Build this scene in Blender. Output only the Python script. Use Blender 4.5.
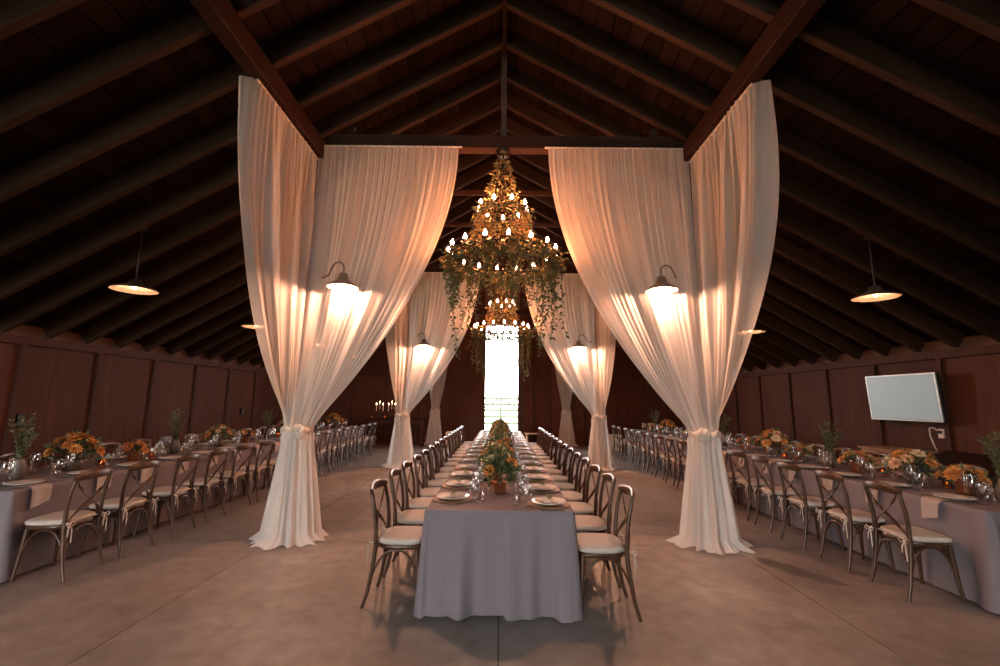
import bpy, math, random
from mathutils import Vector, Matrix, Euler
R = math.radians
PI = math.pi
sc = bpy.context.scene
for o in list(bpy.data.objects):
    bpy.data.objects.remove(o)
col = sc.collection

# ------------------------------------------------------------------ camera, world, light, exposure
CAM_H = 1.51
cd = bpy.data.cameras.new('camera')
cd.sensor_width = 36.0
cd.lens = 450.0 / 1000 * 36.0
cd.clip_start = 0.05
cd.clip_end = 300
cam = bpy.data.objects.new('camera', cd)
col.objects.link(cam)
cam.location = (0, 0, CAM_H)
cam.rotation_euler = (Matrix.Rotation(R(0.2), 3, 'Z') @ Matrix.Rotation(R(90 + 8.6), 3, 'X') @ Matrix.Rotation(R(0.62), 3, 'Z')).to_euler()
sc.camera = cam

world = bpy.data.worlds.new('overcast_sky')
sc.world = world
world.use_nodes = True
bg = world.node_tree.nodes['Background']
bg.inputs[0].default_value = (1.0, 0.98, 0.96, 1)
bg.inputs[1].default_value = 8.5

def portal(name, loc, rot, sx, sy):
    l = bpy.data.lights.new(name, 'AREA')
    l.shape = 'RECTANGLE'; l.size = sx; l.size_y = sy
    l.cycles.is_portal = True
    o = bpy.data.objects.new(name, l); col.objects.link(o)
    o.location = loc; o.rotation_euler = rot
    return o
Y_BACK = 15.95      # far wall
Y_FRONT = -4.6      # wall behind the camera
DX0, DX1, DTOP = -0.56, 0.60, 4.22          # far doorway
FX0, FX1, FTOP = -5.5, -2.6, 2.7             # big doorway behind the camera
portal('far_door_daylight', ((DX0 + DX1) / 2, Y_BACK + 0.1, DTOP / 2), (R(-90), 0, 0), DX1 - DX0, DTOP)
portal('entrance_daylight', ((FX0 + FX1) / 2, Y_FRONT - 0.1, FTOP / 2), (R(90), 0, 0), FX1 - FX0, FTOP)

sc.view_settings.view_transform = 'Standard'
sc.view_settings.look = 'None'
sc.view_settings.gamma = 1
sc.view_settings.use_curve_mapping = False
sc.view_settings.exposure = 1.5
sc.cycles.max_bounces = 8
sc.cycles.diffuse_bounces = 4
sc.cycles.transparent_max_bounces = 24
sc.cycles.caustics_reflective = False
sc.cycles.caustics_refractive = False
sc.cycles.sample_clamp_indirect = 3.0

POST_LAMP_W = 60
PENDANT_W = 4
BULB_STRENGTH = 190
WARM = (1.0, 0.47, 0.28)

# ------------------------------------------------------------------ helpers
def lerp(a, b, t):
    return a + (b - a) * t

class MB:
    def __init__(s):
        s.v = []; s.f = []; s.m = []; s.sm = []
    def add(s, vs, fs, mi=0, smooth=False):
        n = len(s.v)
        s.v.extend([tuple(p) for p in vs])
        for f in fs:
            s.f.append(tuple(i + n for i in f)); s.m.append(mi); s.sm.append(smooth)
    def box(s, c, d, rot=None, mi=0, bev=0.0):
        hx, hy, hz = d[0] / 2, d[1] / 2, d[2] / 2
        if bev > 0:
            b = min(bev, hx * .9, hy * .9, hz * .9)
            vs = []; 
            for sx in (-1, 1):
                for sy in (-1, 1):
                    for sz in (-1, 1):
                        vs += [(sx * hx, sy * (hy - b), sz * (hz - b)), (sx * (hx - b), sy * hy, sz * (hz - b)), (sx * (hx - b), sy * (hy - b), sz * hz)]
            def idx(a, b_, c_, k):
                return ((a > 0) * 4 + (b_ > 0) * 2 + (c_ > 0)) * 3 + k
            fs = []
            for sg in (-1, 1):
                q = [idx(sg, -1, -1, 0), idx(sg, 1, -1, 0), idx(sg, 1, 1, 0), idx(sg, -1, 1, 0)]; fs.append(q if sg > 0 else q[::-1])
                q = [idx(-1, sg, -1, 1), idx(-1, sg, 1, 1), idx(1, sg, 1, 1), idx(1, sg, -1, 1)]; fs.append(q if sg > 0 else q[::-1])
                q = [idx(-1, -1, sg, 2), idx(1, -1, sg, 2), idx(1, 1, sg, 2), idx(-1, 1, sg, 2)]; fs.append(q if sg > 0 else q[::-1])
            for a in (-1, 1):
                for b_ in (-1, 1):
                    fs.append([idx(a, b_, -1, 0), idx(a, b_, -1, 1), idx(a, b_, 1, 1), idx(a, b_, 1, 0)])
                    fs.append([idx(a, -1, b_, 0), idx(a, -1, b_, 2), idx(a, 1, b_, 2), idx(a, 1, b_, 0)])
                    fs.append([idx(-1, a, b_, 1), idx(-1, a, b_, 2), idx(1, a, b_, 2), idx(1, a, b_, 1)])
                    for c_ in (-1, 1):
                        fs.append([idx(a, b_, c_, 0), idx(a, b_, c_, 1), idx(a, b_, c_, 2)])
        else:
            vs = [(x * hx, y * hy, z * hz) for x in (-1, 1) for y in (-1, 1) for z in (-1, 1)]
            fs = [(0, 1, 3, 2), (4, 6, 7, 5), (0, 4, 5, 1), (2, 3, 7, 6), (0, 2, 6, 4), (1, 5, 7, 3)]
        if rot is not None:
            M = rot if isinstance(rot, Matrix) else Euler(rot).to_matrix()
            vs = [M @ Vector(p) for p in vs]
        c = Vector(c)
        s.add([Vector(p) + c for p in vs], fs, mi)
        return s
    def tube(s, pts, r, n=8, mi=0, cap=True, flat=None, closed=False, up=None):
        pts = [Vector(p) for p in pts]; k = len(pts)
        rs = r if isinstance(r, (list, tuple)) else [r] * k
        tang = []
        for i in range(k):
            if closed:
                t = pts[(i + 1) % k] - pts[i - 1]
            else:
                t = pts[min(i + 1, k - 1)] - pts[max(i - 1, 0)]
            tang.append(t.normalized())
        ref = Vector(up) if up else (Vector((0, 0, 1)) if abs(tang[0].z) < 0.9 else Vector((1, 0, 0)))
        nrm = (ref - tang[0] * ref.dot(tang[0])).normalized()
        vs = []
        for i in range(k):
            if up:
                ref = Vector(up); nn = ref - tang[i] * ref.dot(tang[i])
                if nn.length > 1e-4: nrm = nn.normalized()
            else:
                nrm = (nrm - tang[i] * nrm.dot(tang[i])).normalized()
            b = tang[i].cross(nrm)
            for j in range(n):
                a = 2 * PI * j / n + (PI / n if flat else 0)
                ca, sa = math.cos(a), math.sin(a)
                if flat:
                    ca *= flat[0]; sa *= flat[1]
                vs.append(pts[i] + (nrm * ca + b * sa) * rs[i])
        fs = []
        for i in range(k if closed else k - 1):
            i2 = (i + 1) % k
            for j in range(n):
                j2 = (j + 1) % n
                fs.append((i * n + j, i * n + j2, i2 * n + j2, i2 * n + j))
        s.add(vs, fs, mi, True)
        if cap and not closed:
            s.add(vs[:n], [tuple(range(n))[::-1]], mi); s.add(vs[-n:], [tuple(range(n))], mi)
        return s
    def lathe(s, prof, n=16, c=(0, 0, 0), mi=0, cap=False):
        vs = []
        for (r, z) in prof:
            for j in range(n):
                a = 2 * PI * j / n
                vs.append((c[0] + r * math.cos(a), c[1] + r * math.sin(a), c[2] + z))
        fs = []
        for i in range(len(prof) - 1):
            for j in range(n):
                j2 = (j + 1) % n
                fs.append((i * n + j, i * n + j2, (i + 1) * n + j2, (i + 1) * n + j))
        s.add(vs, fs, mi, True)
        if cap:
            s.add(vs[-n:], [tuple(range(n))], mi)
        return s
    def leaf(s, p, d, up, ln, w, mi=0):
        p = Vector(p); d = Vector(d).normalized()
        side = d.cross(Vector(up))
        if side.length < 1e-3: side = d.cross(Vector((1, 0.1, 0)))
        side.normalize(); nn = side.cross(d)
        a = p + d * ln * 0.5 + side * w / 2 + nn * w * 0.18
        b = p + d * ln * 0.5 - side * w / 2 + nn * w * 0.18
        e = p + d * ln
        s.add([p, a, e, b], [(0, 1, 2), (0, 2, 3)], mi)
    def mesh(s, name, mats):
        me = bpy.data.meshes.new(name)
        me.from_pydata(s.v, [], s.f)
        if not isinstance(mats, (list, tuple)): mats = [mats]
        for m in mats: me.materials.append(m)
        me.polygons.foreach_set('material_index', s.m)
        me.polygons.foreach_set('use_smooth', s.sm)
        me.update()
        return me
    def build(s, name, mats, parent=None, loc=None):
        return obj(name, s.mesh(name, mats), parent, loc)

def obj(name, me, parent=None, loc=None, rot=None):
    o = bpy.data.objects.new(name, me); col.objects.link(o)
    if parent is not None: o.parent = parent
    if loc is not None: o.location = loc
    if rot is not None: o.rotation_euler = rot
    return o
def tag(o, label=None, cat=None, group=None, kind=None):
    if label: o['label'] = label
    if cat: o['category'] = cat
    if group: o['group'] = group
    if kind: o['kind'] = kind
    return o
def thing(name, label, cat, loc=(0, 0, 0), rz=0, group=None, kind=None):
    o = bpy.data.objects.new(name, None); col.objects.link(o)
    o.empty_display_size = 0.1
    o.location = loc; o.rotation_euler = (0, 0, rz)
    return tag(o, label, cat, group, kind)
KIDS = {}
def copy_tree(o, parent=None):
    c = o.copy(); col.objects.link(c)
    c.parent = parent
    for ch in o.children:
        copy_tree(ch, c)
    return c
def place(proto, used, loc, rz, label, group, scale=None, name=None):
    if not used:
        used.append(1); o = proto
    else:
        o = copy_tree(proto)
    o.location = loc; o.rotation_euler = (0, 0, rz)
    if scale: o.scale = (scale,) * 3
    o['label'] = label; o['group'] = group
    return o
ORD = ['first', 'second', 'third', 'fourth', 'fifth', 'sixth', 'seventh', 'eighth', 'ninth', 'tenth', 'eleventh', 'twelfth', 'thirteenth', 'fourteenth', 'fifteenth', 'sixteenth', 'seventeenth', 'eighteenth', 'nineteenth', 'twentieth']

# ------------------------------------------------------------------ materials
def mat(name):
    m = bpy.data.materials.new(name); m.use_nodes = True
    nt = m.node_tree; b = nt.nodes['Principled BSDF']
    return m, nt, b
def plain(name, c, rough=0.5, metal=0.0, spec=0.5, var=0.0, nscale=8.0, sheen=0.0, bump=0.0):
    m, nt, b = mat(name)
    b.inputs['Roughness'].default_value = rough
    b.inputs['Metallic'].default_value = metal
    b.inputs['Specular IOR Level'].default_value = spec
    b.inputs['Base Color'].default_value = (*c, 1)
    if sheen: b.inputs['Sheen Weight'].default_value = sheen
    if var > 0 or bump > 0:
        tc = nt.nodes.new('ShaderNodeTexCoord'); no = nt.nodes.new('ShaderNodeTexNoise')
        no.inputs['Scale'].default_value = nscale; no.inputs['Detail'].default_value = 4
        nt.links.new(tc.outputs['Object'], no.inputs['Vector'])
        if var > 0:
            mx = nt.nodes.new('ShaderNodeMixRGB')
            mx.inputs[1].default_value = (*[x * (1 - var) for x in c], 1)
            mx.inputs[2].default_value = (*[min(1, x * (1 + var)) for x in c], 1)
            nt.links.new(no.outputs['Fac'], mx.inputs[0]); nt.links.new(mx.outputs[0], b.inputs['Base Color'])
        if bump > 0:
            bp = nt.nodes.new('ShaderNodeBump'); bp.inputs['Strength'].default_value = bump; bp.inputs['Distance'].default_value = 0.01
            nt.links.new(no.outputs['Fac'], bp.inputs['Height']); nt.links.new(bp.outputs[0], b.inputs['Normal'])
    return m
def wood(name, c1, c2, scale=(1, 1, 1), rough=0.6, nscale=6.0, rnd=0.25, spec=0.4, bump=0.15):
    m, nt, b = mat(name)
    tc = nt.nodes.new('ShaderNodeTexCoord'); mp = nt.nodes.new('ShaderNodeMapping')
    mp.inputs['Scale'].default_value = scale
    no = nt.nodes.new('ShaderNodeTexNoise'); no.inputs['Scale'].default_value = nscale
    no.inputs['Detail'].default_value = 6; no.inputs['Roughness'].default_value = 0.65; no.inputs['Distortion'].default_value = 0.6
    oi = nt.nodes.new('ShaderNodeObjectInfo')
    ad = nt.nodes.new('ShaderNodeVectorMath'); ad.operation = 'ADD'
    sc_ = nt.nodes.new('ShaderNodeMath'); sc_.operation = 'MULTIPLY'; sc_.inputs[1].default_value = 37.0
    nt.links.new(oi.outputs['Random'], sc_.inputs[0])
    nt.links.new(tc.outputs['Object'], mp.inputs['Vector']); nt.links.new(mp.outputs[0], ad.inputs[0]); nt.links.new(sc_.outputs[0], ad.inputs[1])
    nt.links.new(ad.outputs[0], no.inputs['Vector'])
    cr = nt.nodes.new('ShaderNodeValToRGB')
    cr.color_ramp.elements[0].position = 0.3; cr.color_ramp.elements[0].color = (*c1, 1)
    cr.color_ramp.elements[1].position = 0.72; cr.color_ramp.elements[1].color = (*c2, 1)
    nt.links.new(no.outputs['Fac'], cr.inputs[0])
    hs = nt.nodes.new('ShaderNodeHueSaturation')
    mr = nt.nodes.new('ShaderNodeMapRange'); mr.inputs[3].default_value = 1 - rnd; mr.inputs[4].default_value = 1 + rnd
    nt.links.new(oi.outputs['Random'], mr.inputs[0]); nt.links.new(mr.outputs[0], hs.inputs['Value'])
    nt.links.new(cr.outputs[0], hs.inputs['Color']); nt.links.new(hs.outputs[0], b.inputs['Base Color'])
    b.inputs['Roughness'].default_value = rough; b.inputs['Specular IOR Level'].default_value = spec
    bp = nt.nodes.new('ShaderNodeBump'); bp.inputs['Strength'].default_value = bump; bp.inputs['Distance'].default_value = 0.01
    nt.links.new(no.outputs['Fac'], bp.inputs['Height']); nt.links.new(bp.outputs[0], b.inputs['Normal'])
    return m
def emit(name, c, st):
    m, nt, b = mat(name)
    b.inputs['Base Color'].default_value = (*c, 1)
    b.inputs['Emission Color'].default_value = (*c, 1); b.inputs['Emission Strength'].default_value = st
    return m
def concrete(name):
    m, nt, b = mat(name)
    g = nt.nodes.new('ShaderNodeNewGeometry')
    n1 = nt.nodes.new('ShaderNodeTexNoise'); n1.inputs['Scale'].default_value = 0.8; n1.inputs['Detail'].default_value = 7; n1.inputs['Roughness'].default_value = 0.6
    n2 = nt.nodes.new('ShaderNodeTexNoise'); n2.inputs['Scale'].default_value = 7; n2.inputs['Detail'].default_value = 6
    n3 = nt.nodes.new('ShaderNodeTexNoise'); n3.inputs['Scale'].default_value = 1.7; n3.inputs['Detail'].default_value = 3; n3.inputs['Distortion'].default_value = 1.5
    for n in (n1, n2, n3): nt.links.new(g.outputs['Position'], n.inputs['Vector'])
    c1 = nt.nodes.new('ShaderNodeValToRGB')
    c1.color_ramp.elements[0].position = .32; c1.color_ramp.elements[0].color = (.155, .136, .127, 1)
    c1.color_ramp.elements[1].position = .68; c1.color_ramp.elements[1].color = (.33, .30, .28, 1)
    nt.links.new(n1.outputs['Fac'], c1.inputs[0])
    mx = nt.nodes.new('ShaderNodeMixRGB'); mx.blend_type = 'MULTIPLY'; mx.inputs[0].default_value = .55
    c2 = nt.nodes.new('ShaderNodeValToRGB'); c2.color_ramp.elements[0].position = .35; c2.color_ramp.elements[0].color = (.55, .53, .52, 1)
    c2.color_ramp.elements[1].position = .62
    nt.links.new(n2.outputs['Fac'], c2.inputs[0]); nt.links.new(c1.outputs[0], mx.inputs[1]); nt.links.new(c2.outputs[0], mx.inputs[2])
    mx2 = nt.nodes.new('ShaderNodeMixRGB'); mx2.inputs[2].default_value = (.215, .175, .15, 1)
    c3 = nt.nodes.new('ShaderNodeValToRGB'); c3.color_ramp.elements[0].position = .52; c3.color_ramp.elements[0].color = (0, 0, 0, 1); c3.color_ramp.elements[1].position = .7; c3.color_ramp.elements[1].color = (.6, .6, .6, 1)
    nt.links.new(n3.outputs['Fac'], c3.inputs[0]); nt.links.new(c3.outputs[0], mx2.inputs[0]); nt.links.new(mx.outputs[0], mx2.inputs[1])
    # a dark elongated patch with a ragged edge on the right aisle slab
    sub = nt.nodes.new('ShaderNodeVectorMath'); sub.operation = 'SUBTRACT'; sub.inputs[1].default_value = (2.72, 4.42, 0)
    rt = nt.nodes.new('ShaderNodeVectorRotate'); rt.rotation_type = 'Z_AXIS'; rt.inputs['Angle'].default_value = R(62)
    ml = nt.nodes.new('ShaderNodeVectorMath'); ml.operation = 'MULTIPLY'; ml.inputs[1].default_value = (2.6, 9.5, 0)
    ln = nt.nodes.new('ShaderNodeVectorMath'); ln.operation = 'LENGTH'
    nt.links.new(g.outputs['Position'], sub.inputs[0]); nt.links.new(sub.outputs[0], rt.inputs['Vector']); nt.links.new(rt.outputs[0], ml.inputs[0]); nt.links.new(ml.outputs[0], ln.inputs[0])
    ad = nt.nodes.new('ShaderNodeMath'); ad.operation = 'ADD'; nt.links.new(ln.outputs['Value'], ad.inputs[0]); nt.links.new(n2.outputs['Fac'], ad.inputs[1])
    c4 = nt.nodes.new('ShaderNodeValToRGB'); c4.color_ramp.elements[0].position = .95; c4.color_ramp.elements[0].color = (.7, .7, .7, 1); c4.color_ramp.elements[1].position = 1.0; c4.color_ramp.elements[1].color = (0, 0, 0, 1)
    mr = nt.nodes.new('ShaderNodeMapRange'); mr.inputs[1].default_value = 0.2; mr.inputs[2].default_value = 1.6
    nt.links.new(ad.outputs[0], mr.inputs[0]); nt.links.new(mr.outputs[0], c4.inputs[0])
    mx3 = nt.nodes.new('ShaderNodeMixRGB'); mx3.inputs[2].default_value = (.05, .045, .05, 1)
    nt.links.new(c4.outputs[0], mx3.inputs[0]); nt.links.new(mx2.outputs[0], mx3.inputs[1])
    nt.links.new(mx3.outputs[0], b.inputs['Base Color'])
    rr = nt.nodes.new('ShaderNodeMapRange'); rr.inputs[3].default_value = .34; rr.inputs[4].default_value = .55
    nt.links.new(n1.outputs['Fac'], rr.inputs[0]); nt.links.new(rr.outputs[0], b.inputs['Roughness'])
    bp = nt.nodes.new('ShaderNodeBump'); bp.inputs['Strength'].default_value = .08; bp.inputs['Distance'].default_value = .01
    nt.links.new(n2.outputs['Fac'], bp.inputs['Height']); nt.links.new(bp.outputs[0], b.inputs['Normal'])
    return m
def sheer(name, c, alpha):
    m = bpy.data.materials.new(name); m.use_nodes = True; nt = m.node_tree; nt.nodes.clear()
    out = nt.nodes.new('ShaderNodeOutputMaterial')
    d = nt.nodes.new('ShaderNodeBsdfDiffuse'); d.inputs[0].default_value = (*c, 1)
    t = nt.nodes.new('ShaderNodeBsdfTranslucent'); t.inputs[0].default_value = (*c, 1)
    tr = nt.nodes.new('ShaderNodeBsdfTransparent')
    a = nt.nodes.new('ShaderNodeMixShader'); a.inputs[0].default_value = .5
    b_ = nt.nodes.new('ShaderNodeMixShader')
    lw = nt.nodes.new('ShaderNodeLayerWeight'); lw.inputs[0].default_value = .45
    mr = nt.nodes.new('ShaderNodeMapRange'); mr.inputs[3].default_value = alpha; mr.inputs[4].default_value = min(1, alpha + .3)
    nt.links.new(lw.outputs['Facing'], mr.inputs[0]); nt.links.new(mr.outputs[0], b_.inputs[0])
    nt.links.new(d.outputs[0], a.inputs[1]); nt.links.new(t.outputs[0], a.inputs[2])
    nt.links.new(tr.outputs[0], b_.inputs[1]); nt.links.new(a.outputs[0], b_.inputs[2]); nt.links.new(b_.outputs[0], out.inputs[0])
    return m
def thin_glass(name, c=(1, 1, 1), base=0.16, tint=(0.97, 0.97, 0.97)):
    m = bpy.data.materials.new(name); m.use_nodes = True; nt = m.node_tree; nt.nodes.clear()
    out = nt.nodes.new('ShaderNodeOutputMaterial')
    gl = nt.nodes.new('ShaderNodeBsdfGlossy'); gl.inputs['Roughness'].default_value = .09; gl.inputs[0].default_value = (*c, 1)
    tr = nt.nodes.new('ShaderNodeBsdfTransparent'); tr.inputs[0].default_value = (*tint, 1)
    lw = nt.nodes.new('ShaderNodeLayerWeight'); lw.inputs[0].default_value = .35
    mr = nt.nodes.new('ShaderNodeMapRange'); mr.inputs[3].default_value = base; mr.inputs[4].default_value = .85
    mx = nt.nodes.new('ShaderNodeMixShader')
    nt.links.new(lw.outputs['Facing'], mr.inputs[0]); nt.links.new(mr.outputs[0], mx.inputs[0])
    nt.links.new(tr.outputs[0], mx.inputs[1]); nt.links.new(gl.outputs[0], mx.inputs[2]); nt.links.new(mx.outputs[0], out.inputs[0])
    return m

M_conc = concrete('polished_concrete')
M_joint = plain('joint_filler', (.05, .045, .04), .9)
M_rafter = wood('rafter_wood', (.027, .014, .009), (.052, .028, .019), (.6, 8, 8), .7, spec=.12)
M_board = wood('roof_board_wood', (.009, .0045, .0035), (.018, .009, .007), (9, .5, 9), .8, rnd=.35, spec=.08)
M_beam = wood('beam_wood', (.018, .008, .006), (.036, .016, .011), (8, .6, 8), .65, rnd=.1, spec=.1)
M_beamx = wood('cross_beam_wood', (.026, .012, .009), (.052, .024, .017), (.6, 8, 8), .65, rnd=.1, spec=.1)
M_post = wood('post_wood', (.035, .017, .012), (.065, .033, .024), (8, 8, .6), .65)
M_panel = wood('plywood_panel', (.052, .018, .010), (.085, .032, .018), (3, 3, .35), .62, 4.0, rnd=.12, spec=.12)
M_batten = wood('batten_wood', (.042, .016, .010), (.07, .028, .018), (8, 8, .6), .6, rnd=.1, spec=.12)
M_wallback = plain('wall_backing', (.10, .05, .035), .8, var=.2)
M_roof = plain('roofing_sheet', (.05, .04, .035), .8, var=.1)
M_cloth = plain('lavender_grey_linen', (.205, .180, .195), .85, spec=.2, var=.06, nscale=60, bump=.08)
M_sheer = sheer('cream_sheer', (.90, .86, .81), .52)
M_gather = sheer('gathered_sheer', (.88, .84, .79), .80)
M_sash = sheer('sheer_sash', (.86, .80, .73), .85)
M_chair = wood('chair_beech', (.040, .018, .009), (.085, .041, .020), (6, 6, 1.2), .32, 9.0, rnd=.18, spec=.55, bump=.05)
M_cushion = plain('ivory_cushion', (.50, .45, .40), .85, var=.05, nscale=40, spec=.2, bump=.1)
M_tie = plain('cushion_tie', (.58, .54, .48), .85, var=.05)
M_glass = thin_glass('drinking_glass')
M_amber = thin_glass('amber_glass', (1, .8, .6), .12, (.85, .45, .18))
M_plate = plain('white_china', (.66, .65, .63), .18, var=.02)
M_charger = wood('rattan_charger', (.23, .115, .055), (.36, .20, .10), (20, 20, 20), .6)
M_napkin = plain('blush_napkin', (.46, .38, .34), .9, var=.05, nscale=30, bump=.1)
M_napkinw = plain('ivory_napkin', (.66, .62, .57), .9, var=.05, nscale=30, bump=.1)
M_silver = plain('cutlery_steel', (.62, .58, .54), .22, metal=1, var=.03)
M_leaf1 = plain('leaf_dark', (.050, .075, .030), .55, var=.35, nscale=25)
M_leaf2 = plain('leaf_mid', (.085, .115, .045), .55, var=.3, nscale=25)
M_leaf3 = plain('leaf_olive', (.15, .155, .07), .55, var=.3, nscale=25)
M_leaf4 = plain('leaf_bulb_tint', (.22, .13, .04), .55, var=.3, nscale=25)  # golden bulb glow put into a leaf colour for the chandelier greenery
M_stem = plain('plant_stem', (.075, .06, .035), .7, var=.2)
M_flO = plain('petal_orange', (.58, .25, .06), .6, var=.2, nscale=30)
M_flP = plain('petal_peach', (.66, .40, .22), .6, var=.15, nscale=30)
M_flC = plain('petal_cream', (.78, .66, .42), .6, var=.1, nscale=30)
M_flR = plain('petal_rust', (.42, .14, .05), .6, var=.2, nscale=30)
M_vase = plain('stoneware_vase', (.10, .085, .07), .4, var=.2)
M_copper = plain('copper_pot', (.62, .28, .14), .3, metal=1, var=.1)
M_black = plain('black_metal', (.018, .017, .016), .45, metal=.4, var=.1)
M_enam = plain('lamp_enamel_inside', (.50, .40, .30), .5, var=.02)
M_galv = plain('lamp_enamel_outside', (.16, .14, .12), .4, metal=.6, var=.1)
M_bulb = emit('glowing_bulb', (1.0, .31, .11), BULB_STRENGTH)
M_bulb2 = emit('lamp_bulb', (1.0, .55, .25), 5)
M_flame = emit('candle_flame', (1.0, .5, .16), 5)
M_flame2 = emit('taper_flame', (1.0, .6, .25), 25)
M_wax = plain('candle_wax', (.78, .70, .58), .5, var=.04)
M_screen, _nt, _b = mat('screen_panel')
_b.inputs['Base Color'].default_value = (.05, .05, .05, 1); _b.inputs['Roughness'].default_value = .3
_b.inputs['Emission Color'].default_value = (.86, .93, .92, 1); _b.inputs['Emission Strength'].default_value = .09
M_silverframe = plain('screen_frame', (.55, .55, .54), .35, metal=.7, var=.03)
M_light = wood('pale_pine', (.33, .19, .10), (.46, .28, .16), (1, 6, 1), .5)
M_white = plain('white_paint', (.72, .68, .62), .6, var=.05)
M_grass = plain('meadow_grass', (.27, .30, .20), .9, var=.4, nscale=3)
M_gate = plain('painted_gate', (.055, .075, .045), .7, var=.08)
M_cable = plain('white_cable', (.62, .58, .52), .5, var=.04)

# ------------------------------------------------------------------ floor
XW = 6.3
fl = MB().box(((0), (Y_BACK + Y_FRONT) / 2, -0.09), (XW * 2 + .3, Y_BACK - Y_FRONT + .3, .14)).build('floor', M_joint)
tag(fl, 'mottled grey-brown concrete floor of the barn', 'floor', kind='structure')
xs = [-XW, -2.45, 0.0, 2.45, XW]; ys = [Y_FRONT, -.3, 5.1, 10.5, Y_BACK]
for i in range(4):
    for j in range(4):
        x0, x1, y0, y1 = xs[i] + .004, xs[i + 1] - .004, ys[j] + .004, ys[j + 1] - .004
        MB().box(((x0 + x1) / 2, (y0 + y1) / 2, -.015), (x1 - x0, y1 - y0, .03)).build('concrete_slab', M_conc, fl)

# ------------------------------------------------------------------ roof
SL = 0.573; ZR = 5.88               # rafter underside: z = ZR - SL*|x|
ANG = math.atan(SL); CA = math.cos(ANG)
RD = .20                             # rafter depth
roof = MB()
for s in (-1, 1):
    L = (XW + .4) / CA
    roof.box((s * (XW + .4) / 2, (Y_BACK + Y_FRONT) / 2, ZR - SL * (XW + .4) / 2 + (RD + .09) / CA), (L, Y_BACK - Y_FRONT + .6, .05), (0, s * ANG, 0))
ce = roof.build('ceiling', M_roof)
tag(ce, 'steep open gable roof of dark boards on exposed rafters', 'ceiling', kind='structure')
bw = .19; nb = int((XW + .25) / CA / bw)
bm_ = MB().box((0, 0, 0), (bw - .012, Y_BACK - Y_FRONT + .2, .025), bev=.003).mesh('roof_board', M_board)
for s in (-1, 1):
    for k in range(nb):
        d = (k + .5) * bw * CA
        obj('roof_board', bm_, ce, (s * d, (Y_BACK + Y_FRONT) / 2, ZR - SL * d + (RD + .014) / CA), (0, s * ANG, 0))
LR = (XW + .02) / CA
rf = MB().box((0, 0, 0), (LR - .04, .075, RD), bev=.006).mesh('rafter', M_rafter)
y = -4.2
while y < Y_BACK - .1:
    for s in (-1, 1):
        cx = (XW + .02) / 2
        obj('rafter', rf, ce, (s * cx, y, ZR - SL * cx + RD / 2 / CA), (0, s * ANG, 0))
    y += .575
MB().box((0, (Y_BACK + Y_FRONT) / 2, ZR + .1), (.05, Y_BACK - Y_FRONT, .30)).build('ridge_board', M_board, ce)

# timber frame
POSTY = [-.3, 5.15, 10.57, 15.8]
XB = 2.24
for s in (-1, 1):
    b = MB().box((s * XB, (Y_BACK + Y_FRONT) / 2, 4.49), (.15, Y_BACK - Y_FRONT - .05, .22), bev=.01)
    o = b.build('purlin_beam', M_beam); tag(o, ('left' if s < 0 else 'right') + ' long dark timber beam running the length of the barn above the drapes', 'beam', 'long roof beams', 'structure')
PN = ['beside the camera', 'inside the nearest drapes', 'inside the second drapes', 'inside the farthest drapes']
for k, py in enumerate(POSTY):
    for s in (-1, 1):
        o = MB().box((s * XB, py, 2.19), (.15, .15, 4.38), bev=.008).build('timber_post', M_post)
        tag(o, ('left' if s < 0 else 'right') + ' square timber post ' + PN[k], 'post', 'timber posts', 'structure')
CN = ['behind the camera', 'over the nearest drapes', 'over the second drapes', 'over the farthest drapes']
for k, py in enumerate(POSTY):
    t = thing('cross_beam', 'dark timber cross beam with king post ' + CN[k], 'beam', (0, py, 0), 0, 'cross beams', 'structure')
    MB().box((0, 0, 4.64), (2 * XB + .5, .15, .17), bev=.008).build('beam', M_beamx, t)
    MB().box((0, 0, (4.725 + ZR) / 2), (.075, .075, ZR - 4.725)).build('king_post', M_post, t)
    for s in (-1, 1):
        MB().box((s * 1.86, 0, (4.77 + ZR - SL * 1.86) / 2 + .02), (.08, .08, ZR - SL * 1.86 - 4.77 + .04)).build('strut', M_post, t)
        a = Vector((s * 2.16, 0, 3.9)); b = Vector((s * 1.62, 0, 4.6))
        MB().tube([a, b], .055, 4, flat=(1, 1)).build('knee_brace', M_post, t)
for k, ty in enumerate((2.95, 6.5, 7.75, 9.1)):
    w = XB * 2 + .3
    o = MB().box((0, ty, 4.66), (w, .05, .07), bev=.005).build('tie_beam', M_beamx)
    tag(o, 'thin horizontal timber tie, ' + ORD[k] + ' from the camera', 'beam', 'thin roof ties', 'structure')

# ------------------------------------------------------------------ walls
WT = ZR - SL * XW + .02
def side_wall(s, name, label, seams):
    w = MB().box((s * (XW + .09), (Y_BACK + Y_FRONT) / 2, (WT + .15) / 2), (.14, Y_BACK - Y_FRONT + .2, WT + .15)).build(name, M_wallback)
    tag(w, label, 'wall', kind='structure')
    bs = MB().box((0, 0, (WT) / 2), (.045, .07, WT), bev=.006).mesh('batten', M_batten)
    for a, b in zip(seams[:-1], seams[1:]):
        MB().box((s * (XW + .005), (a + b) / 2, WT / 2), (.03, b - a - .012, WT), bev=.004).build('wall_panel', M_panel, w)
    for a in seams[1:-1]:
        obj('batten', bs, w, (s * (XW - .03), a, 0))
    MB().box((s * (XW - .03), (Y_BACK + Y_FRONT) / 2, WT - .06), (.05, Y_BACK - Y_FRONT - .1, .11), bev=.006).build('top_plate', M_batten, w)
    return w
def seam(off):
    r = [Y_FRONT]; y = off
    while y < Y_BACK - .3:
        if y > Y_FRONT + .3: r.append(y)
        y += 1.14
    return r + [Y_BACK]
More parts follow.
